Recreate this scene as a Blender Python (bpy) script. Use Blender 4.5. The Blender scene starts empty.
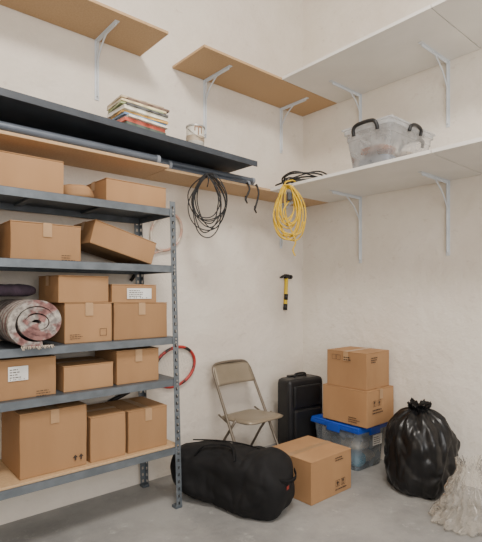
import bpy, bmesh, math, random
from mathutils import Vector, Matrix, noise
random.seed(7)
C = bpy.context.scene.collection

# ------------------------------------------------------------ materials
def new_mat(name):
    m = bpy.data.materials.new(name); m.use_nodes = True
    return m, m.node_tree.nodes, m.node_tree.links, m.node_tree.nodes['Principled BSDF']

def pmat(name, c1, c2=None, scale=6, rough=.6, bump=0., bscale=60, metal=0., stretch=(1,1,1), rnd=0., detail=4,
         alpha=1., trans=0., lo=.35, hi=.65, coat=0., ior=None, spec=None, ridged=False):
    m, N, L, P = new_mat(name)
    P.inputs['Roughness'].default_value = rough
    P.inputs['Metallic'].default_value = metal
    P.inputs['Alpha'].default_value = alpha
    P.inputs['Transmission Weight'].default_value = trans
    P.inputs['Coat Weight'].default_value = coat
    if ior: P.inputs['IOR'].default_value = ior
    if spec is not None: P.inputs['Specular IOR Level'].default_value = spec
    tc = N.new('ShaderNodeTexCoord'); mp = N.new('ShaderNodeMapping')
    mp.inputs['Scale'].default_value = stretch
    L.new(tc.outputs['Object'], mp.inputs['Vector'])
    c2 = c2 or tuple(v*.85 for v in c1)
    nz = N.new('ShaderNodeTexNoise'); nz.inputs['Scale'].default_value = scale; nz.inputs['Detail'].default_value = detail
    L.new(mp.outputs[0], nz.inputs['Vector'])
    cr = N.new('ShaderNodeValToRGB')
    cr.color_ramp.elements[0].position = lo; cr.color_ramp.elements[1].position = hi
    cr.color_ramp.elements[0].color = (*c2, 1); cr.color_ramp.elements[1].color = (*c1, 1)
    L.new(nz.outputs['Fac'], cr.inputs['Fac'])
    out = cr.outputs['Color']
    if rnd:
        oi = N.new('ShaderNodeObjectInfo'); mr = N.new('ShaderNodeMapRange')
        mr.inputs['To Min'].default_value = 1-rnd; mr.inputs['To Max'].default_value = 1+rnd
        L.new(oi.outputs['Random'], mr.inputs['Value'])
        hs = N.new('ShaderNodeHueSaturation')
        L.new(mr.outputs[0], hs.inputs['Value']); L.new(out, hs.inputs['Color']); out = hs.outputs['Color']
    L.new(out, P.inputs['Base Color'])
    if bump:
        n2 = N.new('ShaderNodeTexNoise'); n2.inputs['Scale'].default_value = bscale; n2.inputs['Detail'].default_value = 5
        if ridged:
            n2.noise_type = 'RIDGED_MULTIFRACTAL'; n2.inputs['Detail'].default_value = 2
        L.new(mp.outputs[0], n2.inputs['Vector'])
        b = N.new('ShaderNodeBump'); b.inputs['Strength'].default_value = bump; b.inputs['Distance'].default_value = .01
        L.new(n2.outputs['Fac'], b.inputs['Height']); L.new(b.outputs[0], P.inputs['Normal'])
    return m

def clear_mat(name, tint, body, haze, rough=.1, bump=0., bscale=8, gloss=1.45):
    """thin clear plastic: transparent + fresnel gloss + a little white haze"""
    m = bpy.data.materials.new(name); m.use_nodes = True
    N, L = m.node_tree.nodes, m.node_tree.links; N.remove(N['Principled BSDF']); out = N['Material Output']
    tr = N.new('ShaderNodeBsdfTransparent'); tr.inputs['Color'].default_value = (*tint, 1)
    gl = N.new('ShaderNodeBsdfGlossy'); gl.inputs['Roughness'].default_value = rough; gl.inputs['Color'].default_value = (.9,.9,.9,1)
    df = N.new('ShaderNodeBsdfDiffuse'); df.inputs['Color'].default_value = (*body, 1)
    tl = N.new('ShaderNodeBsdfTranslucent'); tl.inputs['Color'].default_value = (*body, 1)
    fr = N.new('ShaderNodeFresnel'); fr.inputs['IOR'].default_value = gloss
    a = N.new('ShaderNodeMixShader'); b = N.new('ShaderNodeMixShader'); c = N.new('ShaderNodeMixShader')
    L.new(fr.outputs[0], a.inputs[0]); L.new(tr.outputs[0], a.inputs[1]); L.new(gl.outputs[0], a.inputs[2])
    c.inputs[0].default_value = .45; L.new(df.outputs[0], c.inputs[1]); L.new(tl.outputs[0], c.inputs[2])
    tc = N.new('ShaderNodeTexCoord'); nz = N.new('ShaderNodeTexNoise'); nz.inputs['Scale'].default_value = bscale; nz.inputs['Detail'].default_value = 3
    L.new(tc.outputs['Object'], nz.inputs['Vector'])
    mr = N.new('ShaderNodeMapRange'); mr.inputs['From Min'].default_value = .3; mr.inputs['From Max'].default_value = .7
    mr.inputs['To Min'].default_value = haze*.6; mr.inputs['To Max'].default_value = haze*1.4
    L.new(nz.outputs['Fac'], mr.inputs['Value']); L.new(mr.outputs[0], b.inputs[0])
    L.new(a.outputs[0], b.inputs[1]); L.new(c.outputs[0], b.inputs[2]); L.new(b.outputs[0], out.inputs['Surface'])
    if bump:
        n2 = N.new('ShaderNodeTexNoise'); n2.noise_type = 'RIDGED_MULTIFRACTAL'; n2.inputs['Scale'].default_value = bscale; n2.inputs['Detail'].default_value = 1.5
        L.new(tc.outputs['Object'], n2.inputs['Vector'])
        bp = N.new('ShaderNodeBump'); bp.inputs['Strength'].default_value = bump; bp.inputs['Distance'].default_value = .012
        L.new(n2.outputs['Fac'], bp.inputs['Height'])
        for s in (gl, df): L.new(bp.outputs[0], s.inputs['Normal'])
    return m

def wall_mat(name, base, stain, spot, seed, bumpy=.5, spotw=.5, big=1.3):
    m, N, L, P = new_mat(name)
    P.inputs['Roughness'].default_value = .85
    tc = N.new('ShaderNodeTexCoord'); mp = N.new('ShaderNodeMapping')
    mp.inputs['Location'].default_value = (seed, seed*2, seed*.7)
    L.new(tc.outputs['Object'], mp.inputs['Vector'])
    a = N.new('ShaderNodeTexNoise'); a.inputs['Scale'].default_value = big; a.inputs['Detail'].default_value = 8; a.inputs['Roughness'].default_value = .65
    L.new(mp.outputs[0], a.inputs['Vector'])
    r = N.new('ShaderNodeValToRGB'); r.color_ramp.elements[0].position = .34; r.color_ramp.elements[1].position = .6
    r.color_ramp.elements[0].color = (*stain, 1); r.color_ramp.elements[1].color = (*base, 1)
    L.new(a.outputs['Fac'], r.inputs['Fac'])
    s = N.new('ShaderNodeTexNoise'); s.inputs['Scale'].default_value = 8; s.inputs['Detail'].default_value = 7; s.inputs['Roughness'].default_value = .72
    mp2 = N.new('ShaderNodeMapping'); mp2.inputs['Scale'].default_value = (1, 1, 1.8); L.new(mp.outputs[0], mp2.inputs['Vector'])
    L.new(mp2.outputs[0], s.inputs['Vector'])
    sr = N.new('ShaderNodeValToRGB'); sr.color_ramp.elements[0].position = .60; sr.color_ramp.elements[1].position = .70
    L.new(s.outputs['Fac'], sr.inputs['Fac'])
    sx = N.new('ShaderNodeMath'); sx.operation = 'MULTIPLY'; sx.inputs[1].default_value = spotw; L.new(sr.outputs[0], sx.inputs[0])
    mx = N.new('ShaderNodeMix'); mx.data_type = 'RGBA'
    L.new(sx.outputs[0], mx.inputs['Factor']); L.new(r.outputs[0], mx.inputs['A']); mx.inputs['B'].default_value = (*spot, 1)
    L.new(mx.outputs['Result'], P.inputs['Base Color'])
    b1 = N.new('ShaderNodeTexNoise'); b1.inputs['Scale'].default_value = 6; b1.inputs['Detail'].default_value = 9; b1.inputs['Roughness'].default_value = .62
    L.new(mp.outputs[0], b1.inputs['Vector'])
    b = N.new('ShaderNodeBump'); b.inputs['Strength'].default_value = bumpy; b.inputs['Distance'].default_value = .03
    L.new(b1.outputs['Fac'], b.inputs['Height']); L.new(b.outputs[0], P.inputs['Normal'])
    return m

M = {}
M['wallb'] = wall_mat('plaster_wall', (.80,.735,.65), (.72,.645,.56), (.55,.47,.39), 3.1, .6, .38)
M['wallr'] = wall_mat('plaster_wall_side', (.82,.765,.685), (.75,.685,.60), (.53,.44,.36), 8.4, .6, .38)
M['floor'] = wall_mat('concrete_floor', (.35,.343,.33), (.235,.233,.228), (.50,.49,.47), 5.0, .4, .6, 1.8)
M['floor'].node_tree.nodes['Principled BSDF'].inputs['Roughness'].default_value = .6
M['ceil'] = pmat('ceiling_paint', (.8,.765,.71), rough=.9)
M['card'] = pmat('cardboard', (.40,.228,.112), (.335,.185,.088), scale=3, rough=.75, bump=.15, bscale=40, stretch=(1,1,.3), rnd=.14, spec=.25)
M['cardflap'] = pmat('cardboard_flap', (.46,.268,.135), (.40,.228,.112), scale=4, rough=.75, bump=.12, bscale=40, rnd=.08, spec=.25)
M['tape'] = pmat('packing_tape', (.45,.285,.155), (.39,.24,.125), scale=8, rough=.28)
M['ink'] = pmat('printing_ink', (.04,.025,.018), rough=.7)
M['paper'] = pmat('white_paper', (.78,.77,.74), rough=.6)
M['chip'] = pmat('chipboard', (.52,.345,.185), (.46,.295,.15), scale=90, rough=.6, bump=.05, bscale=120, detail=3)
M['chiplow'] = pmat('chipboard_pale', (.56,.38,.21), (.49,.32,.175), scale=70, rough=.6, bump=.05, bscale=120, detail=3)
M['white'] = pmat('white_melamine', (.78,.76,.72), (.72,.70,.66), scale=3, rough=.4)
M['bracket'] = pmat('bracket_white_paint', (.70,.74,.78), rough=.4)
M['gray'] = pmat('grey_painted_steel', (.105,.125,.145), (.08,.095,.112), scale=5, rough=.42, metal=.3)
M['lip'] = pmat('grey_steel_upright', (.175,.20,.225), (.13,.15,.17), scale=14, rough=.4, metal=.4)
M['dark'] = pmat('dark_slate_board', (.055,.065,.08), (.042,.05,.062), scale=8, rough=.5)
M['pole'] = pmat('grey_tube', (.13,.15,.185), (.10,.12,.15), scale=6, rough=.4, metal=.3)
M['pole2'] = pmat('grey_tube_cap', (.28,.31,.36), rough=.5)
M['black'] = pmat('black_plastic', (.012,.012,.013), rough=.4)
M['rubber'] = pmat('black_cable', (.015,.015,.016), rough=.5)
M['nylon'] = pmat('black_nylon', (.012,.012,.013), (.008,.008,.009), scale=7, rough=.75, bump=.35, bscale=5, spec=.25, ridged=True)
M['webbing'] = pmat('black_webbing', (.009,.009,.01), rough=.8, bump=.3, bscale=200, spec=.2)
M['case'] = pmat('black_case_fabric', (.014,.014,.016), (.009,.009,.010), scale=9, rough=.4, bump=.1, bscale=90, spec=.45)
M['trash'] = pmat('black_polythene', (.008,.008,.009), (.005,.005,.006), scale=6, rough=.3, bump=.55, bscale=9, spec=.4, ridged=True)
M['yellow'] = pmat('yellow_cable', (.72,.47,.02), (.60,.38,.02), scale=20, rough=.5)
M['ham_y'] = pmat('hammer_yellow', (.78,.54,.02), rough=.45)
M['steel'] = pmat('dark_steel', (.05,.05,.055), rough=.35, metal=.8)
M['zinc'] = pmat('zinc_bolt', (.5,.5,.5), rough=.35, metal=.9)
M['chairf'] = pmat('beige_chair_paint', (.30,.25,.185), (.26,.215,.155), scale=8, rough=.36, metal=.25)
M['chairt'] = pmat('beige_chair_frame', (.22,.185,.145), rough=.3, metal=.5)
M['bluelid'] = pmat('blue_plastic', (.012,.07,.46), (.01,.06,.38), scale=4, rough=.35)
M['clear'] = clear_mat('clear_plastic', (.99,.99,.99), (.86,.88,.90), .27, .15, gloss=1.3)
M['clearlid'] = clear_mat('clear_plastic_lid', (.98,.98,.98), (.86,.88,.90), .42, .15, gloss=1.3)
M['clearblue'] = clear_mat('clear_blue_plastic', (.96,.98,.99), (.70,.80,.90), .26, .15, gloss=1.3)
M['film'] = clear_mat('clear_film', (.985,.975,.96), (.88,.84,.77), .24, .2, .7, 5, gloss=1.22)
M['fringe'] = pmat('rug_fringe', (.55,.48,.40), rough=.95)
M['clothA'] = pmat('plum_cloth', (.09,.06,.085), (.055,.04,.055), scale=25, rough=.95, bump=.5)
M['clothB'] = pmat('brown_cloth', (.36,.15,.07), (.22,.09,.045), scale=12, rough=.95, bump=.5)
M['clothC'] = pmat('slate_cloth', (.22,.25,.31), (.13,.15,.19), scale=12, rough=.95, bump=.5)
M['clothD'] = pmat('green_knit', (.13,.16,.15), (.07,.085,.08), scale=30, rough=.95, bump=.5)
M['clothE'] = pmat('cream_cloth', (.65,.55,.42), (.5,.40,.29), scale=12, rough=.95, bump=.5)
M['clothF'] = pmat('teal_cloth', (.10,.28,.36), (.06,.18,.25), scale=12, rough=.95, bump=.5)
M['red'] = pmat('red_frame', (.42,.03,.025), (.02,.02,.02), scale=4, rough=.35, lo=.47, hi=.5)
M['tagred'] = pmat('red_tag', (.28,.03,.02), rough=.6)
M['string'] = pmat('racket_string', (.72,.70,.62), rough=.6)
M['pale'] = pmat('pale_frame', (.55,.33,.25), (.70,.62,.52), scale=5, rough=.4, lo=.47, hi=.52)
M['tin'] = pmat('tin_can', (.50,.50,.48), (.4,.4,.38), scale=10, rough=.4, metal=.6)
M['canlab'] = pmat('can_label', (.70,.68,.62), (.62,.58,.50), scale=8, rough=.55)
M['canband'] = pmat('can_band', (.34,.25,.17), (.48,.40,.30), scale=12, rough=.55)
M['spill'] = pmat('paint_brown', (.30,.17,.10), rough=.5)
def rug_mat():
    m, N, L, P = new_mat('striped_woven_rug'); P.inputs['Roughness'].default_value = .95
    tc = N.new('ShaderNodeTexCoord'); wv = N.new('ShaderNodeTexWave'); wv.bands_direction = 'Y'
    wv.inputs['Scale'].default_value = 5; wv.inputs['Distortion'].default_value = 3; wv.inputs['Detail'].default_value = 4; wv.inputs['Detail Scale'].default_value = 3
    nz = N.new('ShaderNodeTexNoise'); nz.inputs['Scale'].default_value = 38; nz.inputs['Detail'].default_value = 5
    L.new(tc.outputs['Object'], wv.inputs['Vector']); L.new(tc.outputs['Object'], nz.inputs['Vector'])
    cr = N.new('ShaderNodeValToRGB'); E = cr.color_ramp.elements
    E[0].position = .08; E[0].color = (.26,.13,.12,1); E[1].position = .8; E[1].color = (.46,.42,.37,1)
    k = E.new(.3); k.color = (.38,.35,.32,1)
    L.new(wv.outputs['Color'], cr.inputs['Fac'])
    c2 = N.new('ShaderNodeValToRGB'); c2.color_ramp.elements[0].color = (.36,.35,.38,1); c2.color_ramp.elements[1].color = (1,1,1,1)
    c2.color_ramp.elements[0].position = .40; c2.color_ramp.elements[1].position = .58; L.new(nz.outputs['Fac'], c2.inputs['Fac'])
    mx = N.new('ShaderNodeMix'); mx.data_type = 'RGBA'; mx.blend_type = 'MULTIPLY'; mx.inputs['Factor'].default_value = .75
    L.new(cr.outputs[0], mx.inputs['A']); L.new(c2.outputs[0], mx.inputs['B']); L.new(mx.outputs['Result'], P.inputs['Base Color'])
    b = N.new('ShaderNodeBump'); b.inputs['Strength'].default_value = .8; b.inputs['Distance'].default_value = .012
    L.new(nz.outputs['Fac'], b.inputs['Height']); L.new(b.outputs[0], P.inputs['Normal'])
    return m
M['rug'] = rug_mat()
M['rugin'] = pmat('rug_backing', (.24,.19,.19), (.15,.12,.125), scale=40, rough=.95)

# ------------------------------------------------------------ helpers
def link(ob, parent=None):
    C.objects.link(ob)
    if parent: ob.parent = parent
    return ob
def tag(ob, label, cat, group=None):
    ob['label'] = label; ob['category'] = cat
    if group: ob['group'] = group
    return ob
def empty(name, loc, label, cat, rz=0., rot=None, group=None):
    e = bpy.data.objects.new(name, None); e.empty_display_size = .1
    e.location = loc; e.rotation_euler = rot if rot else (0, 0, rz)
    C.objects.link(e); return tag(e, label, cat, group)
def from_bm(name, bm, mat, parent=None, smooth=False):
    me = bpy.data.meshes.new(name); bm.normal_update(); bm.to_mesh(me); bm.free()
    mats = mat if isinstance(mat, (list, tuple)) else [mat]
    for mm in mats: me.materials.append(mm)
    if smooth:
        for p in me.polygons: p.use_smooth = True
    return link(bpy.data.objects.new(name, me), parent)
def add_box(bm, x0, x1, y0, y1, z0, z1, bev=0., seg=2, mi=0, rot=None):
    r = bmesh.ops.create_cube(bm, size=1)
    vs = r['verts']
    bmesh.ops.scale(bm, vec=(x1-x0, y1-y0, z1-z0), verts=vs)
    if bev > 0:
        es = list({e for v in vs for e in v.link_edges})
        q = bmesh.ops.bevel(bm, geom=es, offset=bev, segments=seg, affect='EDGES', profile=.6)
        vs = list({v for f in q['faces'] for v in f.verts} | {v for v in vs if v.is_valid})
    if rot is not None: bmesh.ops.rotate(bm, cent=(0,0,0), matrix=rot, verts=vs)
    bmesh.ops.translate(bm, vec=((x0+x1)/2, (y0+y1)/2, (z0+z1)/2), verts=vs)
    if mi:
        for f in {f for v in vs for f in v.link_faces}: f.material_index = mi
    return vs
def box(name, x0, x1, y0, y1, z0, z1, mat, parent=None, bev=.003, seg=2, smooth=False):
    bm = bmesh.new(); add_box(bm, x0, x1, y0, y1, z0, z1, bev, seg)
    return from_bm(name, bm, mat, parent, smooth)
def add_cyl(bm, p0, p1, r0, r1=None, n=20):
    r1 = r0 if r1 is None else r1
    p0 = Vector(p0); p1 = Vector(p1); d = p1-p0
    r = bmesh.ops.create_cone(bm, cap_ends=True, segments=n, radius1=r0, radius2=r1, depth=d.length)
    q = d.to_track_quat('Z', 'Y').to_matrix()
    bmesh.ops.rotate(bm, cent=(0,0,0), matrix=q, verts=r['verts'])
    bmesh.ops.translate(bm, vec=(p0+p1)/2, verts=r['verts'])
    return r['verts']
def add_tube(bm, pts, r, n=8, closed=False):
    pts = [Vector(p) for p in pts]; m = len(pts); rings = []
    up = None
    for i, p in enumerate(pts):
        if closed: t = pts[(i+1) % m]-pts[i-1]
        else: t = pts[min(i+1, m-1)]-pts[max(i-1, 0)]
        if t.length < 1e-9: t = Vector((0,0,1))
        t.normalize()
        if up is None:
            up = Vector((0,0,1)) if abs(t.z) < .9 else Vector((1,0,0))
        up = (up-t*up.dot(t))
        if up.length < 1e-6: up = t.orthogonal()
        up.normalize(); s = t.cross(up)
        rr = r(i/(m-1)) if callable(r) else r
        rings.append([bm.verts.new(p+(up*math.cos(2*math.pi*k/n)+s*math.sin(2*math.pi*k/n))*rr) for k in range(n)])
    for i in range(m if closed else m-1):
        a = rings[i]; b = rings[(i+1) % m]
        for k in range(n):
            bm.faces.new((a[k], a[(k+1) % n], b[(k+1) % n], b[k]))
    if not closed:
        bm.faces.new(rings[0]); bm.faces.new(list(reversed(rings[-1])))
def tube(name, pts, r, mat, parent=None, n=8, closed=False):
    bm = bmesh.new(); add_tube(bm, pts, r, n, closed)
    bmesh.ops.recalc_face_normals(bm, faces=bm.faces)
    return from_bm(name, bm, mat, parent, True)
def smooth_path(pts, k=6, closed=False):
    P = [Vector(p) for p in pts]; out = []; m = len(P)
    rng = range(m) if closed else range(m-1)
    for i in rng:
        if closed: a, b, c, d = P[i-1], P[i], P[(i+1) % m], P[(i+2) % m]
        else: a, b, c, d = P[max(i-1,0)], P[i], P[i+1], P[min(i+2,m-1)]
        for j in range(k):
            t = j/k
            out.append(.5*((2*b)+(c-a)*t+(2*a-5*b+4*c-d)*t*t+(3*b-a-3*c+d)*t**3))
    if not closed: out.append(P[-1])
    return out
def polys(name, plist, mapf, mat, parent):
    bm = bmesh.new()
    for pl in plist:
        bm.faces.new([bm.verts.new(mapf(*p)) for p in pl])
    return from_bm(name, bm, mat, parent)
def rect(x0, y0, x1, y1): return [(x0,y0),(x1,y0),(x1,y1),(x0,y1)]

# ------------------------------------------------------------ setting
def struct(o): o['kind'] = 'structure'; return o
struct(box('wall_back', -5.3, .12, 0, .12, 0, 4.8, M['wallb'], bev=0))
struct(box('wall_right', 0, .12, -6.5, 0, 0, 4.8, M['wallr'], bev=0))
struct(box('wall_left', -5.42, -5.3, -6.5, .12, 0, 4.8, M['wallb'], bev=0))
struct(box('floor', -5.42, .12, -6.5, .12, -.1, 0, M['floor'], bev=0))
struct(box('ceiling', -5.42, .12, -6.5, .12, 4.8, 4.9, M['ceil'], bev=0))

# ------------------------------------------------------------ cardboard cartons
def face_map(face, w, d, eps=.0015):
    if face == 'front': return lambda u, v: (u, -d/2-eps, v)
    if face == 'side': return lambda u, v: (-w/2-eps, -u, v)
def arrow(cx, cy, s):
    return [[(cx-.5*s,cy),(cx+.5*s,cy),(cx,cy+.6*s)], rect(cx-.17*s,cy-.6*s,cx+.17*s,cy)]
def glass(cx, cy, s):
    return [[(cx-.35*s,cy+.6*s),(cx-.2*s,cy),(cx+.2*s,cy),(cx+.35*s,cy+.6*s)], rect(cx-.05*s,cy-.45*s,cx+.05*s,cy), rect(cx-.3*s,cy-.6*s,cx+.3*s,cy-.47*s)]
def frame(cx, cy, s, t=.08):
    a = s*.75; t = t*s
    return [rect(cx-a,cy-a,cx+a,cy-a+t), rect(cx-a,cy+a-t,cx+a,cy+a), rect(cx-a,cy-a+t,cx-a+t,cy+a-t), rect(cx+a-t,cy-a+t,cx+a,cy+a-t)]
def lines(x0, y0, wd, n, gap, th, seed=1):
    rr = random.Random(seed); out = []
    for i in range(n):
        x = x0; y = y0-i*gap; end = x0+wd*rr.uniform(.6, 1)
        while x < end-.002:
            l = rr.uniform(.006, .02); out.append(rect(x, y, min(x+l, end), y+th)); x += l+.004
    return out
def carton(loc, w, d, h, label, rz=0., seam='x', marks=None, lab=None, rot=None, group=None, gap=.002):
    e = empty('cardboard_box', loc, label, 'cardboard box', rz, rot, group)
    bm = bmesh.new(); add_box(bm, -w/2, w/2, -d/2, d/2, 0, h-.006, .005, 2)
    bmesh.ops.subdivide_edges(bm, edges=bm.edges[:], cuts=2, use_grid_fill=True)
    sd = random.uniform(0, 50)
    for v in bm.verts:
        k = math.sin(math.pi*min(max(v.co.z/h,0),1))
        v.co.x += math.copysign(1, v.co.x)*.006*k*noise.noise(Vector((v.co.y*4, v.co.z*4, sd)))
        if v.co.y < 0: v.co.y -= .004*k*abs(noise.noise(Vector((v.co.x*4, v.co.z*4, sd))))
    from_bm('body', bm, M['card'], e)
    g = gap
    if seam == 'x':
        for s in (-1, 1):
            y0, y1 = (g, d/2+.0015) if s > 0 else (-d/2-.0015, -g)
            box('flap', -w/2-.0015, w/2+.0015, y0, y1, h-.005, h, M['cardflap'], e, bev=.0015, seg=1)
    else:
        for s in (-1, 1):
            x0, x1 = (g, w/2+.0015) if s > 0 else (-w/2-.0015, -g)
            box('flap', x0, x1, -d/2-.0015, d/2+.0015, h-.005, h, M['cardflap'], e, bev=.0015, seg=1)
    tw = .025; ov = min(.08, h*.38); bm = bmesh.new()
    if seam == 'x':
        prof = [(-w/2-.006, h-ov), (-w/2-.006, h+.001), (w/2+.006, h+.001), (w/2+.006, h-ov)]
        V = [[bm.verts.new((a, s*tw, z)) for a, z in prof] for s in (-1, 1)]
    else:
        prof = [(-d/2-.006, h-ov), (-d/2-.006, h+.001), (d/2+.006, h+.001), (d/2+.006, h-ov)]
        V = [[bm.verts.new((s*tw, a, z)) for a, z in prof] for s in (-1, 1)]
    for i in range(3): bm.faces.new((V[0][i], V[0][i+1], V[1][i+1], V[1][i]))
    from_bm('packing_tape', bm, M['tape'], e)
    for mk in (marks or []):
        face, pl = mk
        polys('printed_mark', pl, face_map(face, w, d, .007), M['ink'], e)
    for lb in (lab or []):
        face, x0, y0, x1, y1 = lb
        o = polys('shipping_label', [rect(x0,y0,x1,y1)], face_map(face, w, d, .007), M['paper'], e)
        o['label'] = 'white paper shipping label'
        ww = x1-x0; hh = y1-y0
        pl = lines(x0+ww*.08, y1-hh*.25, ww*.6, 4, hh*.18, hh*.06, int(abs(x0*1000)))
        for i in range(9):
            xx = x0+ww*(.1+.085*i); 
            if i % 3 != 1: pl.append(rect(xx, y0+hh*.06, xx+ww*.03, y0+hh*.14))
        polys('label_print', pl, face_map(face, w, d, .008), M['ink'], o)
    return e

# ------------------------------------------------------------ shelving unit
XR = lambda z: -1.885-.027*z
XL = -3.66
ZS = [2.08, 1.69, 1.195, .905, .43]
rack = empty('shelving_unit', (0,0,0), 'grey slotted steel shelving unit with five loaded shelves against the wall', 'shelving unit')
def flange(bm, mapf, w, h):
    cols = [0, .32*w, .68*w, w]; pitch = .05; zc = [0.]; z = 0.
    while z+pitch <= h: zc += [z+.014, z+.036, z+pitch]; z += pitch
    zc.append(h); n = len(zc)
    V = [[bm.verts.new(mapf(a, zz)) for a in cols] for zz in zc]
    for i in range(n-1):
        for j in range(3):
            if j == 1 and i % 3 == 1 and i < n-2: continue
            bm.faces.new((V[i][j], V[i][j+1], V[i+1][j+1], V[i+1][j]))
def upright(right, front):
    bm = bmesh.new(); W = .045; H = 2.12
    sx = -1 if right else 1; sy = 1 if front else -1
    y = -.556 if front else -.045
    X = (lambda z: XR(z)) if right else (lambda z: XL-.027*z)
    flange(bm, lambda a, z: (X(z)+sx*a, y, z+.01), W, H)
    flange(bm, lambda a, z: (X(z), y+sy*a, z+.01), W, H)
    bmesh.ops.remove_doubles(bm, verts=bm.verts, dist=.0005)
    o = from_bm('upright', bm, M['lip'], rack)
    s = o.modifiers.new('t', 'SOLIDIFY'); s.thickness = .0025; s.offset = 0
    f = box('foot', X(0)+min(0, sx*.05)-.002, X(0)+max(0, sx*.05)+.002, y+min(0, sy*.05)-.002, y+max(0, sy*.05)+.002, 0, .02, M['gray'], rack)
for r in (True, False):
    for f in (True, False): upright(r, f)
for i, z in enumerate(ZS):
    xr = XR(z)-.004; xl = XL-.027*z+.004; hl = .048
    bm = bmesh.new()
    add_box(bm, xl, xr, -.552, -.05, z-.004, z, .001, 1)
    for y0, y1 in ((-.552, -.546), (-.056, -.05)):
        add_box(bm, xl, xr, y0, y1, z-hl, z-.002, .001, 1, mi=1)
    for y0, y1 in ((-.546, -.532), (-.07, -.056)):
        add_box(bm, xl, xr, y0, y1, z-hl, z-hl+.003, .0008, 1)
    for x0, x1 in ((xl, xl+.004), (xr-.004, xr)):
        add_box(bm, x0, x1, -.546, -.056, z-hl, z-.003, .001, 1, mi=1)
    for k in range(1, 4):
        xx = xl+(xr-xl)*k/4
        add_box(bm, xx-.02, xx+.02, -.54, -.06, z-.02, z-.004, .002, 1)
    from_bm('shelf', bm, [M['gray'], M['lip']], rack)
    for (yy, s) in ((-.560, -1), (-.041, 1)):
        for dz in (-.035, -.012):
            bm = bmesh.new()
            add_cyl(bm, (XR(z)-.022, yy, z+dz), (XR(z)-.022, yy+s*.005, z+dz), .0065, n=10)
            from_bm('bolt', bm, M['zinc'], rack)
bd = box('deck_board', XL+.01, XR(.45)-.012, -.545, -.06, .4305, .446, M['chiplow'], rack)
bd['label'] = 'pale chipboard deck on the lowest shelf'

FY = -.505
def shelf_carton(x0, x1, z, h, label, d=.36, fy=FY, **k):
    return carton(((x0+x1)/2, fy+d/2, z+.0005), x1-x0, d, h, label, group='cartons on the steel shelves', **k)
z1, z2, z3, z4 = ZS[:4]; z5 = .446
shelf_carton(-3.22, -2.69, z1, .20, 'wide brown cardboard box on the top steel shelf under the chipboard', seam='x')
shelf_carton(-2.43, -1.985, z1, .15, 'low brown cardboard box at the end of the top steel shelf', seam='x', rz=.03)
shelf_carton(-2.985, -2.585, z2, .215, 'taped brown cardboard box on the second steel shelf', seam='y', marks=[('front', lines(.08,.03,.08,3,.014,.004,3))])
shelf_carton(-3.42, -3.04, z2, .19, 'plain brown cardboard box at the back of the second shelf', fy=-.36, d=.28)
carton((-2.30, -.30, z2+.066), .46, .34, .155, 'long brown cardboard box tilted on the second steel shelf', rot=(0, .26, .03), seam='x', group='cartons on the steel shelves')
shelf_carton(-2.685, -2.385, z3, .245, 'square brown cardboard box beside the rolled rug', seam='y', marks=[('front', frame(.09,.06,.03)+lines(-.12,.05,.08,3,.012,.004,9))])
shelf_carton(-2.73, -2.41, z3+.246, .165, 'small brown cardboard box stacked on another carton', seam='x', rz=.04, d=.32)
shelf_carton(-2.37, -1.975, z3, .24, 'brown cardboard box with a taped front on the middle shelf', seam='y')
shelf_carton(-2.385, -2.06, z3+.241, .12, 'flat brown cardboard box with a wide white label', seam='x', d=.30, lab=[('front', -.06, .025, .12, .095)])
shelf_carton(-3.06, -2.735, z4, .225, 'brown cardboard box with a white address label', seam='x', lab=[('front', -.10, .105, .005, .185)], marks=[('front', lines(.05,.03,.08,3,.014,.004,5))])
shelf_carton(-2.69, -2.375, z4, .155, 'low brown cardboard box between two taller ones', seam='x')
shelf_carton(-2.345, -2.04, z4, .22, 'upright brown cardboard box on the fourth shelf', seam='y', rz=-.02)
shelf_carton(-2.935, -2.55, z5, .37, 'large brown cardboard box on the lowest shelf', seam='y', d=.4, marks=[('front', arrow(.12,.06,.03)+arrow(.155,.06,.03))])
shelf_carton(-2.525, -2.29, z5, .28, 'narrow brown cardboard box on the lowest shelf', seam='x', d=.34)
shelf_carton(-2.27, -1.975, z5, .275, 'brown cardboard box at the end of the lowest shelf', seam='y', d=.36)
def blob(name, rx, ry, rz, mat, parent=None, e=2.6, amp=.06, fr=3., seed=0., nu=48, nv=28, ridge=0.):
    bm = bmesh.new(); rows = []
    def sp(c, p): return math.copysign(abs(c)**p, c)
    for j in range(1, nv):
        ph = -math.pi/2+math.pi*j/nv; row = []
        for i in range(nu):
            th = 2*math.pi*i/nu; p = 2/e
            v = Vector((rx*sp(math.cos(ph),p)*sp(math.cos(th),p), ry*sp(math.cos(ph),p)*sp(math.sin(th),p), rz*sp(math.sin(ph),p)))
            q = v*fr+Vector((seed, seed*1.7, -seed))
            dsp = amp*noise.noise(q)+amp*.5*noise.noise(q*2.3)
            if ridge: dsp -= ridge*(1-abs(noise.noise(q*1.4+Vector((9,3,1)))) )**6
            v += v.normalized()*dsp*min(rx,ry,rz)*2
            row.append(bm.verts.new(v))
        rows.append(row)
    b = bm.verts.new((0,0,-rz)); t = bm.verts.new((0,0,rz))
    for j in range(len(rows)-1):
        for i in range(nu):
            bm.faces.new((rows[j][i], rows[j][(i+1)%nu], rows[j+1][(i+1)%nu], rows[j+1][i]))
    for i in range(nu):
        bm.faces.new((b, rows[0][(i+1)%nu], rows[0][i])); bm.faces.new((t, rows[-1][i], rows[-1][(i+1)%nu]))
    for v in bm.verts: v.co.z = max(v.co.z, -rz*.92)+rz*.92
    return from_bm(name, bm, mat, parent, True)
o = blob('paper_parcel', .105, .13, .055, M['card'], e=3, amp=.12, fr=9, seed=4); o.location = (-2.56, -.33, z1+.001)
tag(o, 'crumpled kraft paper parcel between two cartons', 'parcel')

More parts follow.
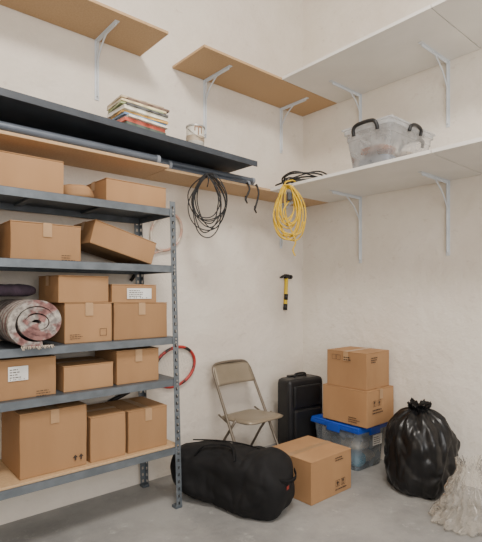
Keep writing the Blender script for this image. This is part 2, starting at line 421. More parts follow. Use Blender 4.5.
# rolled rug
rug = empty('rolled_rug', (-2.865, -.35, z3+.001), 'loosely rolled grey-beige woven rug with a reddish stripe', 'rug')
bm = bmesh.new(); turns = 3.3; n = 220; R0 = .158; th = .041
out = []; inn = []
for i in range(n+1):
    a = 2*math.pi*turns*i/n; r = R0-(R0-.03)*(a/(2*math.pi*turns))
    wob = 1+.07*math.sin(a*.7)+.03*math.sin(a*2.3)
    cx_, sz_ = math.cos(-a-1.4), math.sin(-a-1.4)
    out.append((r*wob*cx_, r*wob*sz_*.86))
    r2 = r-th*.90
    inn.append((max(r2,.003)*wob*cx_, max(r2,.003)*wob*sz_*.86))
mnz = min(p[1] for p in out)
def rv(p, y, k=0): return bm.verts.new((p[0], y+.014*math.sin(k*.09)*(1 if y < 0 else 0), p[1]-mnz))
Y0, Y1 = -.25, .27
A = [[rv(p, Y0, k) for k, p in enumerate(out)], [rv(p, Y1) for p in out], [rv(p, Y1) for p in inn], [rv(p, Y0, k) for k, p in enumerate(inn)]]
for i in range(n):
    for k in range(4):
        f = bm.faces.new((A[k][i], A[k][i+1], A[(k+1)%4][i+1], A[(k+1)%4][i]))
        if k == 2: f.material_index = 1
bm.faces.new([A[k][0] for k in range(4)]); bm.faces.new([A[k][n] for k in reversed(range(4))])
bmesh.ops.recalc_face_normals(bm, faces=bm.faces)
o = from_bm('roll', bm, [M['rug'], M['rugin']], rug)
bm = bmesh.new()
for i in range(22):
    x = -.085+.008*i
    add_tube(bm, [(x, -.240, .010), (x+random.uniform(-.004,.004), -.252, .006), (x+random.uniform(-.006,.006), -.264, .004-random.uniform(0,.012))], .0028, 5)
fr_ = from_bm('fringe', bm, M['fringe'], rug, True); fr_['kind'] = 'stuff'
for k, (mm, zz, xx, lb) in enumerate([('clothC', 0, -3.28, 'folded slate blanket beside the rolled rug'), ('clothD', .114, -3.27, 'folded green knitted blanket in a pile'), ('clothA', .230, -3.25, 'folded plum blanket on top of the pile')]):
    o = blob('folded_blanket', .20, .2, .052, M[mm], e=3.6, amp=.06, fr=6, seed=k*3+1); o.location = (xx, -.30, z3+.001+zz)
    tag(o, lb, 'blanket', 'blankets beside the rug')
o = blob('folded_blanket', .15, .10, .04, M['clothA'], e=2.6, amp=.14, fr=8, seed=22); o.location = (-2.91, -.20, z3+.284)
tag(o, 'crumpled plum blanket lying over the rug roll', 'blanket', 'blankets beside the rug')

# ------------------------------------------------------------ wall shelves and brackets
def bracket(parent, wall, pos, zt, arm, leg):
    bm = bmesh.new(); w = .017
    add_box(bm, -w, w, -.005, 0, -leg, 0, .0015, 1)
    add_box(bm, -w, w, -arm, 0, -.005, 0, .0015, 1)
    add_box(bm, -.004, .004, -arm*.93, -.004, -.024, -.004, .001, 1)
    add_box(bm, -.004, .004, -.024, -.004, -leg*.95, -.02, .001, 1)
    dl = min(leg*.42, arm*.5)
    add_tube(bm, smooth_path([(0,-.012,-dl), (0,-dl*.42,-dl*.48), (0,-dl,-.012)], 5), .006, 6)
    for z in (-.05, -leg+.03): add_cyl(bm, (0,-.005,z), (0,-.008,z), .006, n=8)
    o = from_bm('bracket', bm, M['bracket'], parent)
    ploc = parent.location
    if wall == 'b': o.location = Vector((pos, -.001, zt))-ploc
    else:
        o.rotation_euler = (0, 0, -math.pi/2); o.location = Vector((-.001, pos, zt))-ploc
    return o
def wall_shelf(x0, x1, y0, y1, z, th, mat, label, brs=(), wall='b', arm=.38, legs=.5):
    e = empty('wall_shelf', ((x0+x1)/2, (y0+y1)/2, z), label, 'shelf')
    hx = (x1-x0)/2; hy = (y1-y0)/2
    box('board', -hx, hx, -hy, hy, 0, th, mat, e, bev=.002)
    for p in brs:
        lg = legs
        if isinstance(p, tuple): p, lg = p
        bracket(e, wall, p, z-.0005, arm, lg)
    return e
ZU = 3.36; ZL = 2.40
wall_shelf(-3.55, -1.91, -.42, -.004, ZU, .02, M['chip'], 'high chipboard wall shelf on white brackets', [(-2.266,.44),(-3.3,.44)], 'b', .34)
wall_shelf(-1.615, -.004, -.45, -.004, ZU, .02, M['chip'], 'high chipboard wall shelf reaching into the corner', [(-1.28,.5),(-.33,.45)], 'b', .36)
wall_shelf(-.78, -.004, -1.80, -.455, ZU, .025, M['white'], 'high deep white wall shelf next to the corner', [(-.72,.40),(-1.55,.53)], 'r', .45)
wall_shelf(-.78, -.004, -3.0, -1.806, ZU, .025, M['white'], 'high deep white wall shelf continuing along the wall', [(-2.6,.5)], 'r', .45)
wall_shelf(-3.55, -1.905, -.42, -.004, ZL, .02, M['chiplow'], 'chipboard wall shelf above the steel shelving carrying grey poles', [(-3.3,.25)], 'b', .36)
wall_shelf(-1.90, -.004, -.345, -.004, ZL, .02, M['chiplow'], 'narrow chipboard wall shelf with cables hung from its edge', [(-.33,.45)], 'b', .3)
wall_shelf(-.82, -.004, -1.82, -.35, ZL, .025, M['white'], 'deep white wall shelf holding a clear storage box', [(-.72,.62),(-1.55,.60)], 'r', .45)
wall_shelf(-.82, -.004, -3.0, -1.826, ZL, .025, M['white'], 'deep white wall shelf with a seam beside its neighbour', [(-2.6,.5)], 'r', .45)
TILT = .027
gs = empty('wall_shelf', (-1.12, 0, 2.572), 'dark slate wall shelf with magazines and a paint can', 'shelf', rot=(0, TILT, 0))
box('board', -2.4, 0, -.50, -.004, -.022, 0, M['dark'], gs, bev=.003)
box('front_rail', -2.4, 0, -.508, -.498, -.042, .002, M['dark'], gs, bev=.002)
box('wall_cleat', -2.4, -.1, -.045, -.004, -.07, -.0225, M['dark'], gs, bev=.002)
gz = lambda x: 2.572-(x+1.12)*math.tan(TILT)+.001

def pole(y, z, x0, x1, r, label, mat='pole'):
    e = empty('metal_pole', ((x0+x1)/2, y, z), label, 'pole', group='poles under the slate shelf'); h = (x1-x0)/2
    bm = bmesh.new(); add_cyl(bm, (-h,0,0), (h,0,0), r, n=20); from_bm('tube', bm, M[mat], e, False)
    bm = bmesh.new(); add_cyl(bm, (h,0,0), (h+.025,0,0), r*1.14, n=20)
    c = from_bm('end_cap', bm, M['pole2'] , e); c['label'] = 'pale grey plastic end cap'
pole(-.392, 2.451, -3.5, -2.0, .028, 'short thick grey pole at the shelf front')
pole(-.325, 2.451, -3.5, -1.86, .028, 'thick grey pole with pale cap')
pole(-.255, 2.449, -3.45, -1.02, .026, 'long grey pole lying on the narrow shelf')
pole(-.188, 2.449, -3.45, -.90, .026, 'long thick grey pole near the wall')
pole(-.2215, 2.498, -3.45, -.93, .025, 'long grey pole stacked on two others')

# magazines
mcols = [(.30,.22,.12),(.04,.06,.045),(.40,.07,.04),(.60,.55,.42),(.08,.16,.28),(.50,.27,.06),(.62,.54,.40),(.05,.05,.05),(.22,.26,.12),(.50,.40,.24),(.10,.06,.04),(.30,.24,.16)]
cx = -2.115
mz = gz(cx)+.004
for i, c in enumerate(mcols):
    t = random.choice([.014, .018, .024]); w, d = .34+random.uniform(-.03,.015), .26+random.uniform(-.03,.01)
    nm = ['cream','dark green','red','off-white','blue','orange','pale','black','olive','tan','brown','beige'][i]
    e = empty('magazine', (cx+random.uniform(-.025,.025), -.345+random.uniform(-.018,.018), mz), nm+' magazine in a loose stack on the slate shelf', 'magazine', rot=(0, TILT, random.uniform(-.09,.09)), group='magazines on the slate shelf')
    bm = bmesh.new()
    add_box(bm, -w/2, w/2, -d/2, d/2, 0, .0035); add_box(bm, -w/2, w/2, -d/2, d/2, t-.0035, t); add_box(bm, -w/2, w/2, -d/2-.001, -d/2+.001, 0, t)
    if i % 3: add_box(bm, -w/2-.001, -w/2+.001, -d/2, d/2, 0, t)
    from_bm('cover', bm, pmat('cover_'+nm.replace(' ','_'), c, tuple(min(1,v*2+.06) for v in c), scale=14, rough=.35), e)
    box('pages', -w/2+.002, w/2-.003, -d/2+.001, d/2-.003, .0035, t-.0035, M['paper'], e, bev=0)
    mz += t+.0012
# paint can
can = empty('paint_can', (-1.665, -.40, gz(-1.665)+.003), 'small white paint can with drips and wire handle', 'paint can', rot=(0, TILT, 0))
CR = .068
bm = bmesh.new(); add_cyl(bm, (0,0,0), (0,0,.155), CR, n=40); o = from_bm('body', bm, M['canlab'], can, True)
for f in o.data.polygons: f.use_smooth = abs(f.normal.z) < .5
for z0_, z1_, r_ in ((.153,.164,CR+.004), (.001,.009,CR+.003)):
    bm = bmesh.new(); add_cyl(bm, (0,0,z0_), (0,0,z1_), r_, n=40); from_bm('rim', bm, M['tin'], can)
bm = bmesh.new(); add_cyl(bm, (0,0,.163), (0,0,.168), .06, n=32); from_bm('lid', bm, M['tin'], can)
bm = bmesh.new(); add_cyl(bm, (0,0,.045), (0,0,.085), CR+.001, n=40); from_bm('label_band', bm, M['canband'], can)
bm = bmesh.new()
for k in range(7):
    a = -2.3+k*.13; V = []
    for s in (0, 1):
        aa = a+s*.13; V += [(math.cos(aa)*(CR+.0015), math.sin(aa)*(CR+.0015))]
    lo = .115-.03*random.random() if k % 3 == 0 else .14
    bm.faces.new([bm.verts.new((*V[0],lo)), bm.verts.new((*V[1],lo)), bm.verts.new((*V[1],.153)), bm.verts.new((*V[0],.153))])
bmesh.ops.remove_doubles(bm, verts=bm.verts, dist=.0002)
from_bm('paint_drip', bm, M['spill'], can)
tube('handle', smooth_path([(-.07,0,.135),(-.055,-.055,.09),(0,-.078,.06),(.055,-.055,.09),(.07,0,.135)],5), .0015, M['steel'], can, 5)

# ------------------------------------------------------------ cables
def wild_coil(loops, rx, rz, seed, var=.25, dep=.03, wob=.03, steps=28, pinch=.5):
    rr = random.Random(seed); pts = []
    P = [[rr.uniform(1-var,1), rr.uniform(1-var,1), rr.uniform(-.35,.35), rr.uniform(-dep,dep)] for _ in range(loops+2)]
    for i in range(loops*steps):
        k = i//steps; f = (i%steps)/steps; f = f*f*(3-2*f)
        p = [P[k][q]*(1-f)+P[k+1][q]*f for q in range(4)]
        th = 2*math.pi*i/steps+math.pi/2; c, sn = math.cos(th), math.sin(th)
        x = rx*p[0]*c*(1-pinch*max(0,sn)**1.5); z = rz*p[1]*(sn-1)
        x2 = x*math.cos(p[2])-z*math.sin(p[2])*.5; z2 = z+x*math.sin(p[2])*.35
        nn = noise.noise_vector(Vector((i*.13, seed, 0)))*wob
        pts.append((x2+nn.x, p[3]+nn.y*.6, min(z2+nn.z, .0)))
    return smooth_path(pts, 2)
CA = math.radians(-40.8)
e = empty('extension_cable', (-1.535, -.380, 2.425), 'coiled black cable hanging from the chipboard shelf edge', 'cable', rz=CA)
tube('cord', wild_coil(9, .145, .24, 5, .28, .02, .04, pinch=.45), .0045, M['rubber'], e, 6)
tube('tie', smooth_path([(0,.0,-.10),(.012,-.02,-.05),(0,-.012,0.0),(0,.02,.012),(-.0,.05,.004)],5), .005, M['rubber'], e, 6)
e = empty('extension_cable', (-.885, -.635, 2.385), 'coiled yellow extension cable hanging at the shelf corner', 'cable', rz=CA)
tube('cord', wild_coil(7, .135, .235, 11, .3, .028, .03, pinch=.3), .0062, M['yellow'], e, 7)
tube('cord_bundle', wild_coil(5, .09, .19, 23, .4, .035, .05, pinch=.1), .0062, M['yellow'], e, 7)
tube('cord_tail', smooth_path([(.02,-.03,-.10),(-.05,-.045,-.22),(.0,-.05,-.34),(.05,-.04,-.46),(.03,-.03,-.53),(.05,-.03,-.58)],6), .0062, M['yellow'], e, 7)
tube('cord_tail', smooth_path([(-.10,-.03,-.14),(-.13,-.04,-.26),(-.06,-.05,-.38),(.08,-.045,-.40),(.12,-.04,-.30)],6), .0062, M['yellow'], e, 7)
bm = bmesh.new(); add_box(bm, -.02,.02,-.07,-.035,-.13,-.06,.006,2); from_bm('socket', bm, M['black'], e)
tube('hanging_loop', smooth_path([(-.02,0,-.02),(-.03,.01,.03),(.03,.03,.055),(.06,.06,.05)],5), .0062, M['yellow'], e, 7)
rr = random.Random(3); pts = []
for i in range(36):
    a = i*1.05; pts.append((.23*math.cos(a)*rr.uniform(.55,1.1), .14*math.sin(a)*rr.uniform(.5,1.1), .012+.08*abs(math.sin(i*.7))*rr.uniform(.3,1.3)))
e = empty('black_cable', (-.63, -.58, ZL+.025), 'tangled black cable heaped on the white shelf', 'cable', rz=-.8)
tube('cord', smooth_path(pts, 7), .007, M['rubber'], e, 6)
bm = bmesh.new(); add_box(bm, .10,.16,-.10,-.07,.0,.03,.006,2); from_bm('plug', bm, M['black'], e)
for (x, dz, w, lb) in ((-1.09,.12,.03,'short black strap with buckle hanging from the shelf'), (-.985,.19,.022,'thin dark cord end hanging from the shelf')):
    e = empty('hanging_strap', (x, -.352, 2.425), lb, 'strap', rz=CA*.6)
    tube('strap', smooth_path([(0,.03,.004),(0,-.004,.0),(.014,-.008,-dz*.4),(-.014,-.006,-dz)],6), .008, M['rubber'], e, 6)
    tube('plug', [(-.014,-.006,-dz+.01),(-.02,-.006,-dz-.02),(-.004,-.006,-dz-.05)], lambda t: .012-.006*t, M['black'], e, 8)

# ------------------------------------------------------------ hammer on the wall
h = empty('hammer', (-.285, -.02, 1.33), 'claw hammer with yellow and black handle hung on the wall', 'hammer', rot=(0, .05, 0))
tube('handle', [(0,0,0),(0,0,.02),(0,0,.1),(0,0,.2),(0,0,.34)], lambda t: .021-.003*t, M['ham_y'], h, 12)
tube('grip', [(0,0,-.003),(0,0,.03),(0,0,.06)], .0215, M['black'], h, 12)
tube('grip_band', [(.0,-.004,.10),(.0,-.004,.16)], .0205, M['black'], h, 12)
bm = bmesh.new(); add_box(bm, -.024,.024,-.018,.018,.315,.36,.005,2)
add_cyl(bm, (.022,0,.338), (.05,0,.338), .014, n=16); add_cyl(bm, (.05,0,.338), (.072,0,.338), .021, n=16)
for s in (-1, 1): add_tube(bm, smooth_path([(-.02,s*.006,.34),(-.05,s*.009,.338),(-.08,s*.012,.318)],4), lambda t: .012-.006*t, 8)
from_bm('head', bm, M['steel'], h)
bm = bmesh.new(); add_cyl(bm, (.0,.02,.305), (.0,-.028,.310), .003, n=8); o = from_bm('nail', bm, M['zinc'], h)

# ------------------------------------------------------------ rackets
def racket(loc, ang, fm, label, s=1.):
    e = empty('racket', loc, label, 'racket', rot=(.0, ang, 0))
    a, b = .185*s, .145*s
    ring = [(a*math.cos(t*2*math.pi/48), 0, b*math.sin(t*2*math.pi/48)) for t in range(48)]
    tube('frame', ring, .012*s, fm, e, 8, True)
    bm = bmesh.new()
    for k in range(-7, 8):
        x = k*a/8; zz = b*math.sqrt(max(0,1-(x/a)**2)); add_tube(bm, [(x,0,-zz),(x,0,zz)], .0009, 4)
    for k in range(-6, 7):
        z = k*b/7; xx = a*math.sqrt(max(0,1-(z/b)**2)); add_tube(bm, [(-xx,.001,z),(xx,.001,z)], .0009, 4)
    from_bm('strings', bm, M['string'], e)
    bm = bmesh.new()
    for sg in (-1, 1): add_tube(bm, smooth_path([(-a*.80,0,sg*b*.6),(-a*1.2,0,sg*.035*s),(-a*1.6,0,sg*.006)],5), .008*s, 8)
    add_tube(bm, [(-a*1.6,0,0),(-a*2.2,0,0)], .012*s, 8)
    from_bm('throat', bm, fm, e, True)
    tube('grip', [(-a*2.2,0,0),(-a*3.1,0,0)], .016*s, M['black'], e, 8)
    return e
racket((-1.60, -.022, .89), -.34, M['red'], 'red and black tennis racket resting behind the steel shelving', 1.08)
racket((-1.68, -.022, 2.0), -.9, M['pale'], 'pale wooden racket hung on the wall behind the shelving', .9)

# ------------------------------------------------------------ folding chair
ch = empty('folding_chair', (-1.085, -.335, 0), 'beige metal folding chair standing open against the wall', 'chair', rz=.03)
ch.scale = (1.03, 1.0, 1.02)
pts = [(-.22,-.25,.012), (-.215,-.02,.43), (-.208,.16,.76), (-.198,.195,.825)]
top = [(-.18,.213,.858), (-.13,.222,.873), (0,.226,.878), (.13,.222,.873), (.18,.213,.858)]
loop = smooth_path(pts+top+[(-p[0],p[1],p[2]) for p in reversed(pts)], 6)
tube('front_frame', loop, .012, M['chairt'], ch, 10)
for s in (-1, 1):
    tube('rear_leg', [(s*.198,.23,.012),(s*.198,.04,.30),(s*.198,-.09,.465)], .011, M['chairt'], ch, 10)
    tube('hinge_rail', [(s*.208,-.015,.425),(s*.203,.12,.47)], .008, M['chairt'], ch, 8)
    for y in (-.25, .23):
        x = s*(.22 if y < 0 else .198)
        bm = bmesh.new(); add_cyl(bm, (x,y,0), (x,y-.008 if y>0 else y+.008,.03), .016, .013, n=14); o = from_bm('foot_cap', bm, M['black'], ch)
tube('crossbar', [(-.198,.17,.10),(.198,.17,.10)], .008, M['chairt'], ch, 8)
tube('crossbar', [(-.215,-.185,.13),(.215,-.185,.13)], .008, M['chairt'], ch, 8)
bm = bmesh.new(); nx, nz = 16, 8; G = []
for j in range(nz+1):
    row = []
    for i in range(nx+1):
        u = -1+2*i/nx; v = j/nz; z = .70+.165*v
        wdt = .205-.012*v; y = .128+(z-.70)*.50+.028*(1-u*u)-.006
        if j == nz: z -= .02*abs(u)**6
        row.append(bm.verts.new((u*wdt, y, z)))
    G.append(row)
for j in range(nz):
    for i in range(nx): bm.faces.new((G[j][i], G[j][i+1], G[j+1][i+1], G[j+1][i]))
o = from_bm('backrest', bm, M['chairf'], ch, True)
m_ = o.modifiers.new('t', 'SOLIDIFY'); m_.thickness = .012; m_.offset = 0
bm = bmesh.new(); nx, ny = 20, 16; G = []
for j in range(ny+1):
    row = []
    for i in range(nx+1):
        u = -1+2*i/nx; v = -1+2*j/ny
        sx = .20+.012*(-v); k = (abs(u)**6+abs(v)**6)**(1/6) or 1
        mxx = max(abs(u), abs(v)); f = mxx/k if k else 1
        x = u*f*sx; y = v*f*.21-.055
        edge = max(abs(u), abs(v))
        z = .475-.012*(1-u*u)*(1-v*v)+(-.02 if edge > .99 else (-.006 if edge > .86 else 0))+.01*(-v)
        row.append(bm.verts.new((x, y, z)))
    G.append(row)
for j in range(ny):
    for i in range(nx): bm.faces.new((G[j][i], G[j][i+1], G[j+1][i+1], G[j+1][i]))
o = from_bm('seat', bm, M['chairf'], ch, True)
m_ = o.modifiers.new('t', 'SOLIDIFY'); m_.thickness = .01; m_.offset = -1

# ------------------------------------------------------------ suitcase
su = empty('suitcase', (-.375, -.31, 0), 'black upright wheeled suitcase between the chair and the boxes', 'suitcase', rz=-.12)
box('shell', -.215,.215,-.085,.10,.045,.70, M['case'], su, bev=.045, seg=5, smooth=True)
box('front_pocket', -.165,.165,-.112,-.07,.09,.42, M['case'], su, bev=.02, seg=4, smooth=True)
box('front_pocket', -.165,.165,-.104,-.07,.44,.64, M['case'], su, bev=.016, seg=4, smooth=True)
def rrect(hx, z0, z1, y, r=.05, k=6):
    out = []
    for cx_, cz, a0 in ((hx-r,z1-r,0),(-hx+r,z1-r,90),(-hx+r,z0+r,180),(hx-r,z0+r,270)):
        for i in range(k+1):
            a = math.radians(a0+90*i/k); out.append((cx_+r*math.cos(a), y, cz+r*math.sin(a)))
    return out
tube('piping', rrect(.212,.05,.696,-.062), .006, M['black'], su, 6, True)
tube('piping', rrect(.212,.05,.696,.075), .006, M['black'], su, 6, True)
tube('zipper', rrect(.15,.45,.63,-.105,.03), .002, M['steel'], su, 5, True)
tube('carry_handle', smooth_path([(-.07,.01,.695),(-.06,.01,.73),(0,.01,.738),(.06,.01,.73),(.07,.01,.695)],5), .010, M['black'], su, 8)
box('trolley_housing', -.10,.10,.05,.095,.68,.715, M['black'], su, bev=.008)
for x in (-.15, .15):
    for y in (-.055, .07):
        bm = bmesh.new(); add_cyl(bm, (x-.012,y,.025), (x+.012,y,.025), .025, n=18); add_box(bm, x-.018,x+.018,y-.018,y+.018,.035,.06,.004,1)
        from_bm('wheel', bm, M['black'], su)

# ------------------------------------------------------------ storage bins
def bin_shell(e, w, d, h, mat, taper=.9, rimmat=None):
    r = .04; k = 5
    def ring(bm, sx, sy, z):
        out = []
        for cx_, cy, a0 in ((sx-r,sy-r,0),(-sx+r,sy-r,90),(-sx+r,-sy+r,180),(sx-r,-sy+r,270)):
            for i in range(k+1):
                a = math.radians(a0+90*i/k); out.append(bm.verts.new((cx_+r*math.cos(a), cy+r*math.sin(a), z)))
        return out
    def skin(name, sec, m, cap):
        bm = bmesh.new()
        R = [ring(bm, w/2*s, d/2*(1-(1-s)*w/d), z) for s, z in sec]; n = len(R[0])
        if cap: bm.faces.new(list(reversed(R[0])))
        for a, b in zip(R, R[1:]):
            for i in range(n): bm.faces.new((a[i], a[(i+1)%n], b[(i+1)%n], b[i]))
        return from_bm(name, bm, m, e)
    skin('body', [(taper-.03,.0),(taper,.012),(taper+.03,h*.3),(.965,h*.72),(.98,h*.73),(.99,h*.92)], mat, True)
    skin('rim', [(.99,h*.90),(1.03,h*.90),(1.03,h*.985),(.995,h*.985)], rimmat or mat, False)
BX, BY = -.235, -.76
b = empty('storage_bin', (BX, BY, 0), 'clear plastic storage bin with blue lid under two cartons', 'storage bin', rz=-.04)
W, D, H = .39, .50, .355
bin_shell(b, W, D, H, M['clearblue'], .88)
bm = bmesh.new(); add_box(bm, -W/2-.015,W/2+.015,-D/2-.015,D/2+.015,H,H+.022,.012,3)
add_box(bm, -W/2+.03,W/2-.03,-D/2+.03,D/2-.03,H+.015,H+.032,.008,2)
add_box(bm, -W/2-.018,W/2+.018,-D/2-.018,D/2+.018,H-.028,H+.004,.006,2)
from_bm('lid', bm, M['bluelid'], b)
for s in (-1, 1):
    bm = bmesh.new(); add_box(bm, -.07,.07,s*(D/2+.024)-.008,s*(D/2+.024)+.008,H-.055,H+.01,.005,2); from_bm('latch', bm, M['bluelid'], b)
    bm = bmesh.new(); add_box(bm, s*(W/2+.022)-.006,s*(W/2+.022)+.006,-.07,.07,H-.055,H+.01,.004,2); from_bm('latch', bm, M['bluelid'], b)
o = polys('bin_label', [rect(0,.19,.13,.28)], lambda u,v: (u,-D/2-.004,v), M['paper'], b); o['label'] = 'white paper label'
polys('label_print', lines(.01,.255,.10,4,.017,.006,4), lambda u,v: (u,-D/2-.006,v), M['ink'], o)
def cloth(loc, r, mat, label, seed):
    o = blob('folded_cloth', r[0], r[1], r[2], M[mat], e=2.8, amp=.09, fr=9, seed=seed); o.location = loc
    tag(o, label, 'cloth', 'things in the clear boxes'); return o
cloth((BX-.075,BY-.11,.012), (.075,.10,.06), 'clothF', 'teal cloth bundle inside the blue-lidded bin', 2)
cloth((BX+.08,BY-.09,.012), (.065,.11,.05), 'clothE', 'cream cloth bundle inside the blue-lidded bin', 5)
cloth((BX-.07,BY+.11,.012), (.075,.09,.06), 'clothB', 'brown cloth bundle inside the blue-lidded bin', 8)
cloth((BX,BY-.08,.142), (.14,.11,.04), 'clothE', 'cream cloth folded inside the bin', 12)
cloth((BX-.01,BY+.03,.235), (.14,.17,.026), 'clothC', 'slate cloth folded on top inside the bin', 14)

cb = empty('storage_box', (-.487, -1.32, ZL+.026), 'clear plastic storage box with black clips on the white shelf', 'storage box')
W, D, H = .61, .40, .30
bin_shell(cb, W, D, H, M['clear'], .88, M['clearlid'])
bm = bmesh.new(); add_box(bm, -W/2-.014,W/2+.014,-D/2-.014,D/2+.014,H,H+.014,.006,2)
from_bm('lid', bm, M['clearlid'], cb)
bm = bmesh.new(); add_box(bm, -W/2+.04,W/2-.04,-D/2+.04,D/2-.04,H+.014,H+.04,.015,2)
from_bm('lid_crown', bm, M['clearlid'], cb)
for s in (-1, 1):
    tube('clip_handle', smooth_path([(s*(W/2+.012),-.10,H-.06),(s*(W/2+.024),-.098,H-.02),(s*(W/2+.026),-.07,H+.008),(s*(W/2+.028),0,H+.014),(s*(W/2+.026),.07,H+.008),(s*(W/2+.024),.098,H-.02),(s*(W/2+.012),.10,H-.06)],5), .014, M['black'], cb, 8)
    tube('clip_handle', smooth_path([(-.08,s*(D/2+.012),H-.05),(-.07,s*(D/2+.022),H-.01),(0,s*(D/2+.024),H+.008),(.07,s*(D/2+.022),H-.01),(.08,s*(D/2+.012),H-.05)],5), .013, M['black'], cb, 8)
zc = ZL+.036; X0 = -.487
cloth((X0-.17,-1.32,zc), (.085,.14,.045), 'clothC', 'slate cloth inside the clear box', 31)
cloth((X0+.0,-1.33,zc), (.07,.14,.05), 'clothB', 'brown cloth inside the clear box', 33)
cloth((X0+.17,-1.31,zc), (.085,.14,.05), 'clothE', 'cream cloth inside the clear box', 35)
cloth((X0-.14,-1.31,zc+.105), (.11,.12,.03), 'clothB', 'rust brown cloth on top inside the clear box', 37)
cloth((X0+.14,-1.33,zc+.115), (.11,.12,.022), 'clothE', 'cream cloth on top inside the clear box', 39)

# ------------------------------------------------------------ floor cartons
carton((-.955, -.92, 0), .47, .43, .305, 'brown cardboard box with shipping symbols standing on the floor', seam='x', rz=.01, gap=.004,
       marks=[('front', frame(.06,.085,.032)+arrow(.06,.085,.03)+frame(.125,.085,.032)+glass(.125,.085,.03)+lines(.03,.035,.14,1,.01,.009,2)+lines(.03,.27,.10,2,.018,.008,5)),
              ('side', lines(-.17,.06,.12,3,.018,.008,8))])
carton((-.235, -.855, .389), .40, .46, .30, 'brown cardboard box with fragile symbols on the storage bin', seam='y', rz=.0,
       marks=[('front', frame(-.10,.19,.032)+glass(-.10,.19,.03)+frame(-.03,.19,.032)+arrow(-.03,.19,.03)+lines(-.13,.13,.16,2,.024,.01,5)),
              ('side', lines(.05,.06,.12,3,.018,.007,21))])
carton((-.24, -.86, .6905), .36, .40, .31, 'brown cardboard box on top of the floor stack', seam='x', rz=.03,
       marks=[('side', frame(-.12,.255,.028)+frame(-.075,.255,.028)+lines(-.02,.255,.10,2,.02,.009,14)), ('front', lines(-.12,.26,.10,3,.018,.008,15))])

# ------------------------------------------------------------ duffel bag
d0 = Vector((-1.70, -.33)); d1 = Vector((-1.455, -1.12)); dv = d1-d0
ang = math.atan2(dv.y, dv.x)
du = empty('duffel_bag', ((d0.x+d1.x)/2, (d0.y+d1.y)/2, 0), 'slumped black nylon duffel bag lying on the floor', 'bag', rz=ang)
bm = bmesh.new(); nu, nv = 120, 90; HL = dv.length/2+.05; rings = []
for i in range(nu+1):
    u = -1+2*i/nu; s = max(0, 1-abs(u)**7)**(1/2.3); row = []
    for j in range(nv):
        th = 2*math.pi*j/nv; c, sn = math.cos(th), math.sin(th); p = 2/2.9
        w = (.215+.025*u)*s*math.copysign(abs(c)**p, c); hh = .215*s*math.copysign(abs(sn)**p, sn)
        if sn > 0: hh *= 1+.06*math.sin(u*2.6+.5)
        v = Vector((u*HL, w, hh+.195)); q = Vector((v.x*2.6, v.y*3.2, v.z*3.2))
        dn = .034*noise.noise(q)+.014*noise.noise(q*2.4)+.005*noise.noise(q*6)
        dn -= .010*(1-abs(noise.noise(Vector((v.x*4+3, v.y*3+2, v.z*3)))))**8
        dn -= .008*(1-abs(noise.noise(Vector((v.x*5, v.y*5+7, v.z*5)))))**8
        v += Vector((0, c, sn))*dn*s*1.3
        v.x += .03*noise.noise(Vector((v.y*6, v.z*6, u*2)))*(abs(u)**3)
        v.z = max(v.z, .004+.004*noise.noise(q*2))
        row.append(bm.verts.new(v))
    rings.append(row)
for i in range(nu):
    for j in range(nv): bm.faces.new((rings[i][j], rings[i][(j+1)%nv], rings[i+1][(j+1)%nv], rings[i+1][j]))
bmesh.ops.remove_doubles(bm, verts=bm.verts, dist=.0005); bmesh.ops.recalc_face_normals(bm, faces=bm.faces)
from_bm('body', bm, M['nylon'], du, True)
def strap(name, pts, w, t, mat, parent, side=(1,0,0)):
    bm = bmesh.new(); P = smooth_path(pts, 6); sd = Vector(side); rows = []
    for i, p in enumerate(P):
        tt = (P[min(i+1,len(P)-1)]-P[max(i-1,0)]).normalized(); nn = tt.cross(sd).normalized()
        rows.append([bm.verts.new(p+sd*a*w/2+nn*b_*t/2) for a, b_ in ((-1,-1),(1,-1),(1,1),(-1,1))])
    for a, b_ in zip(rows, rows[1:]):
        for k in range(4): bm.faces.new((a[k], a[(k+1)%4], b_[(k+1)%4], b_[k]))
    bm.faces.new(rows[0]); bm.faces.new(list(reversed(rows[-1])))
    bmesh.ops.recalc_face_normals(bm, faces=bm.faces)
    return from_bm(name, bm, mat, parent, True)
strap('carry_handle', [(-.18,-.19,.36),(-.13,-.15,.425),(-.02,-.10,.44),(.09,-.12,.44),(.15,-.19,.38)], .03, .006, M['webbing'], du, (0,1,0))
tube('zipper', smooth_path([(-.36,.02,.385),(-.15,.03,.412),(.1,.03,.425),(.36,.01,.40)],6), .005, M['webbing'], du, 6)
o = polys('tag', [rect(-.015,0,.02,.025)], lambda u,v: (HL+.014, -.06+u, .22+v), M['tagred'], du)
o['label'] = 'small dark red fabric tag'
strap('end_handle', [(HL-.02,-.11,.29),(HL+.02,-.05,.27),(HL+.02,.05,.27),(HL-.02,.11,.29)], .025, .006, M['webbing'], du, (0,0,1))

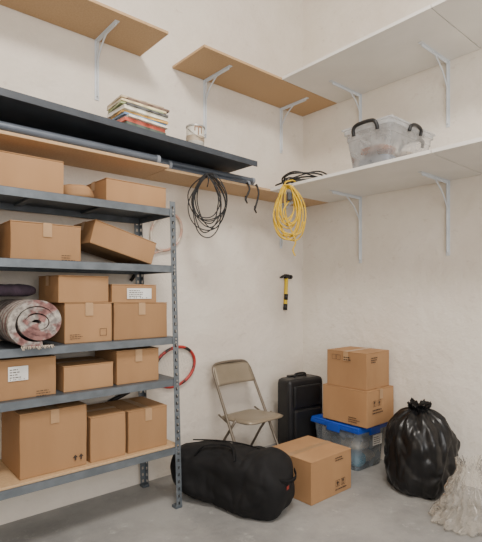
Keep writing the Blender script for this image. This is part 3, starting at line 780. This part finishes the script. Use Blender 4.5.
# ------------------------------------------------------------ rubbish bag
tb = empty('rubbish_bag', (-.315, -1.475, 0), 'full black rubbish bag tied at the top beside the cartons', 'rubbish bag')
def sack(name, R, H, mat, parent, prof, seed=0., nu=130, nv=80, fold=.05, lump=.9, rag=5, fine=0.):
    bm = bmesh.new(); rows = []
    pr = smooth_path([(a,0,b_) for a, b_ in prof], 7)
    for j, p in enumerate(pr):
        row = []; r0 = max(p.x, 0)*R; z0 = max(p.z, 0)*H; s = p.z
        for i in range(nu):
            th = 2*math.pi*i/nu; c, sn = math.cos(th), math.sin(th)
            q = Vector((c*2.1, sn*2.1, s*2.3+seed))
            f = noise.noise(q)*.14+noise.noise(q*2.1)*.08+noise.noise(q*4.5)*.03
            if fine: f -= fine*(1-abs(noise.noise(q*2.2)))**7
            ridge = (1-abs(noise.noise(Vector((c*4.2, sn*4.2, s*1.1+seed+5)))))**5
            ridge2 = (1-abs(noise.noise(Vector((c*3, sn*3, s*6+seed+9)))))**7
            up = max(0, min(1, (s-.45)/.4))
            k = 1+f*lump+fold*(ridge*(.4+2.2*up))-fold*ridge2
            r = r0*k
            z = z0+(.03*noise.noise(q*2.5) if s > .05 else 0)
            if s > .93: z += .012*math.sin(th*rag+seed)+.02*noise.noise(q*4)
            row.append(bm.verts.new((r*c, r*sn, max(z, .002))))
        rows.append(row)
    for a, b_ in zip(rows, rows[1:]):
        for i in range(nu): bm.faces.new((a[i], a[(i+1)%nu], b_[(i+1)%nu], b_[i]))
    bmesh.ops.remove_doubles(bm, verts=bm.verts, dist=.0004); bmesh.ops.recalc_face_normals(bm, faces=bm.faces)
    return from_bm(name, bm, mat, parent, True)
sack('body', .255, .655, M['trash'], tb, [(0,0),(.66,.0),(.84,.03),(.97,.15),(1.03,.34),(1.01,.54),(.88,.70),(.66,.82),(.42,.895),(.24,.925),(.19,.94),(.26,.96),(.33,.99),(.27,.975),(.10,.95)], 2.3)
tube('tie', [(.056*math.cos(a*math.pi/8), .056*math.sin(a*math.pi/8), .612+.004*math.sin(a)) for a in range(16)], .007, M['trash'], tb, 6, True)
pb = sack('clear_plastic_bag', .205, .40, M['film'], None, [(0,0),(.9,.0),(1.12,.03),(1.05,.13),(.90,.30),(.72,.48),(.52,.66),(.36,.80),(.32,.90),(.38,1.0)], 7.7, fold=.12, lump=1.2, rag=3, fine=.18)
pb.location = (-.56, -1.96, .001); pb.scale = (1.12, .95, 1); pb.rotation_euler = (0, 0, -.3)
tag(pb, 'crumpled clear plastic bag slumped beside the rubbish bag', 'plastic bag')

# ------------------------------------------------------------ lights
def area(name, loc, target, sx, sy, power, col):
    l = bpy.data.lights.new(name, 'AREA'); l.shape = 'RECTANGLE'; l.size = sx; l.size_y = sy; l.energy = power; l.color = col
    o = bpy.data.objects.new(name, l); o.location = loc
    o.rotation_euler = (Vector(target)-Vector(loc)).to_track_quat('-Z', 'Y').to_euler(); C.objects.link(o)
area('ceiling_lamp', (-2.9, -2.9, 4.7), (-1.9, -1.8, 0), 1.1, .9, 170, (1, .935, .86))
area('front_fill', (-3.8, -6.3, 2.6), (-1.2, -.5, 1.4), 3.2, 2.6, 165, (1, .975, .94))  # added fill lamp at the room's open front, no door there
w = bpy.data.worlds.new('world'); bpy.context.scene.world = w; w.use_nodes = True
w.node_tree.nodes['Background'].inputs['Color'].default_value = (.98, .98, 1, 1)
w.node_tree.nodes['Background'].inputs['Strength'].default_value = .55

# ------------------------------------------------------------ camera
cam = bpy.data.cameras.new('camera'); co = bpy.data.objects.new('camera', cam); C.objects.link(co)
co.location = (-3.70, -3.29, 1.5)
co.rotation_euler = (math.radians(90), 0, math.radians(49.2-90))
cam.sensor_fit = 'VERTICAL'; cam.sensor_height = 36; cam.lens = 465/542*36
cam.shift_y = 22/542
bpy.context.scene.camera = co
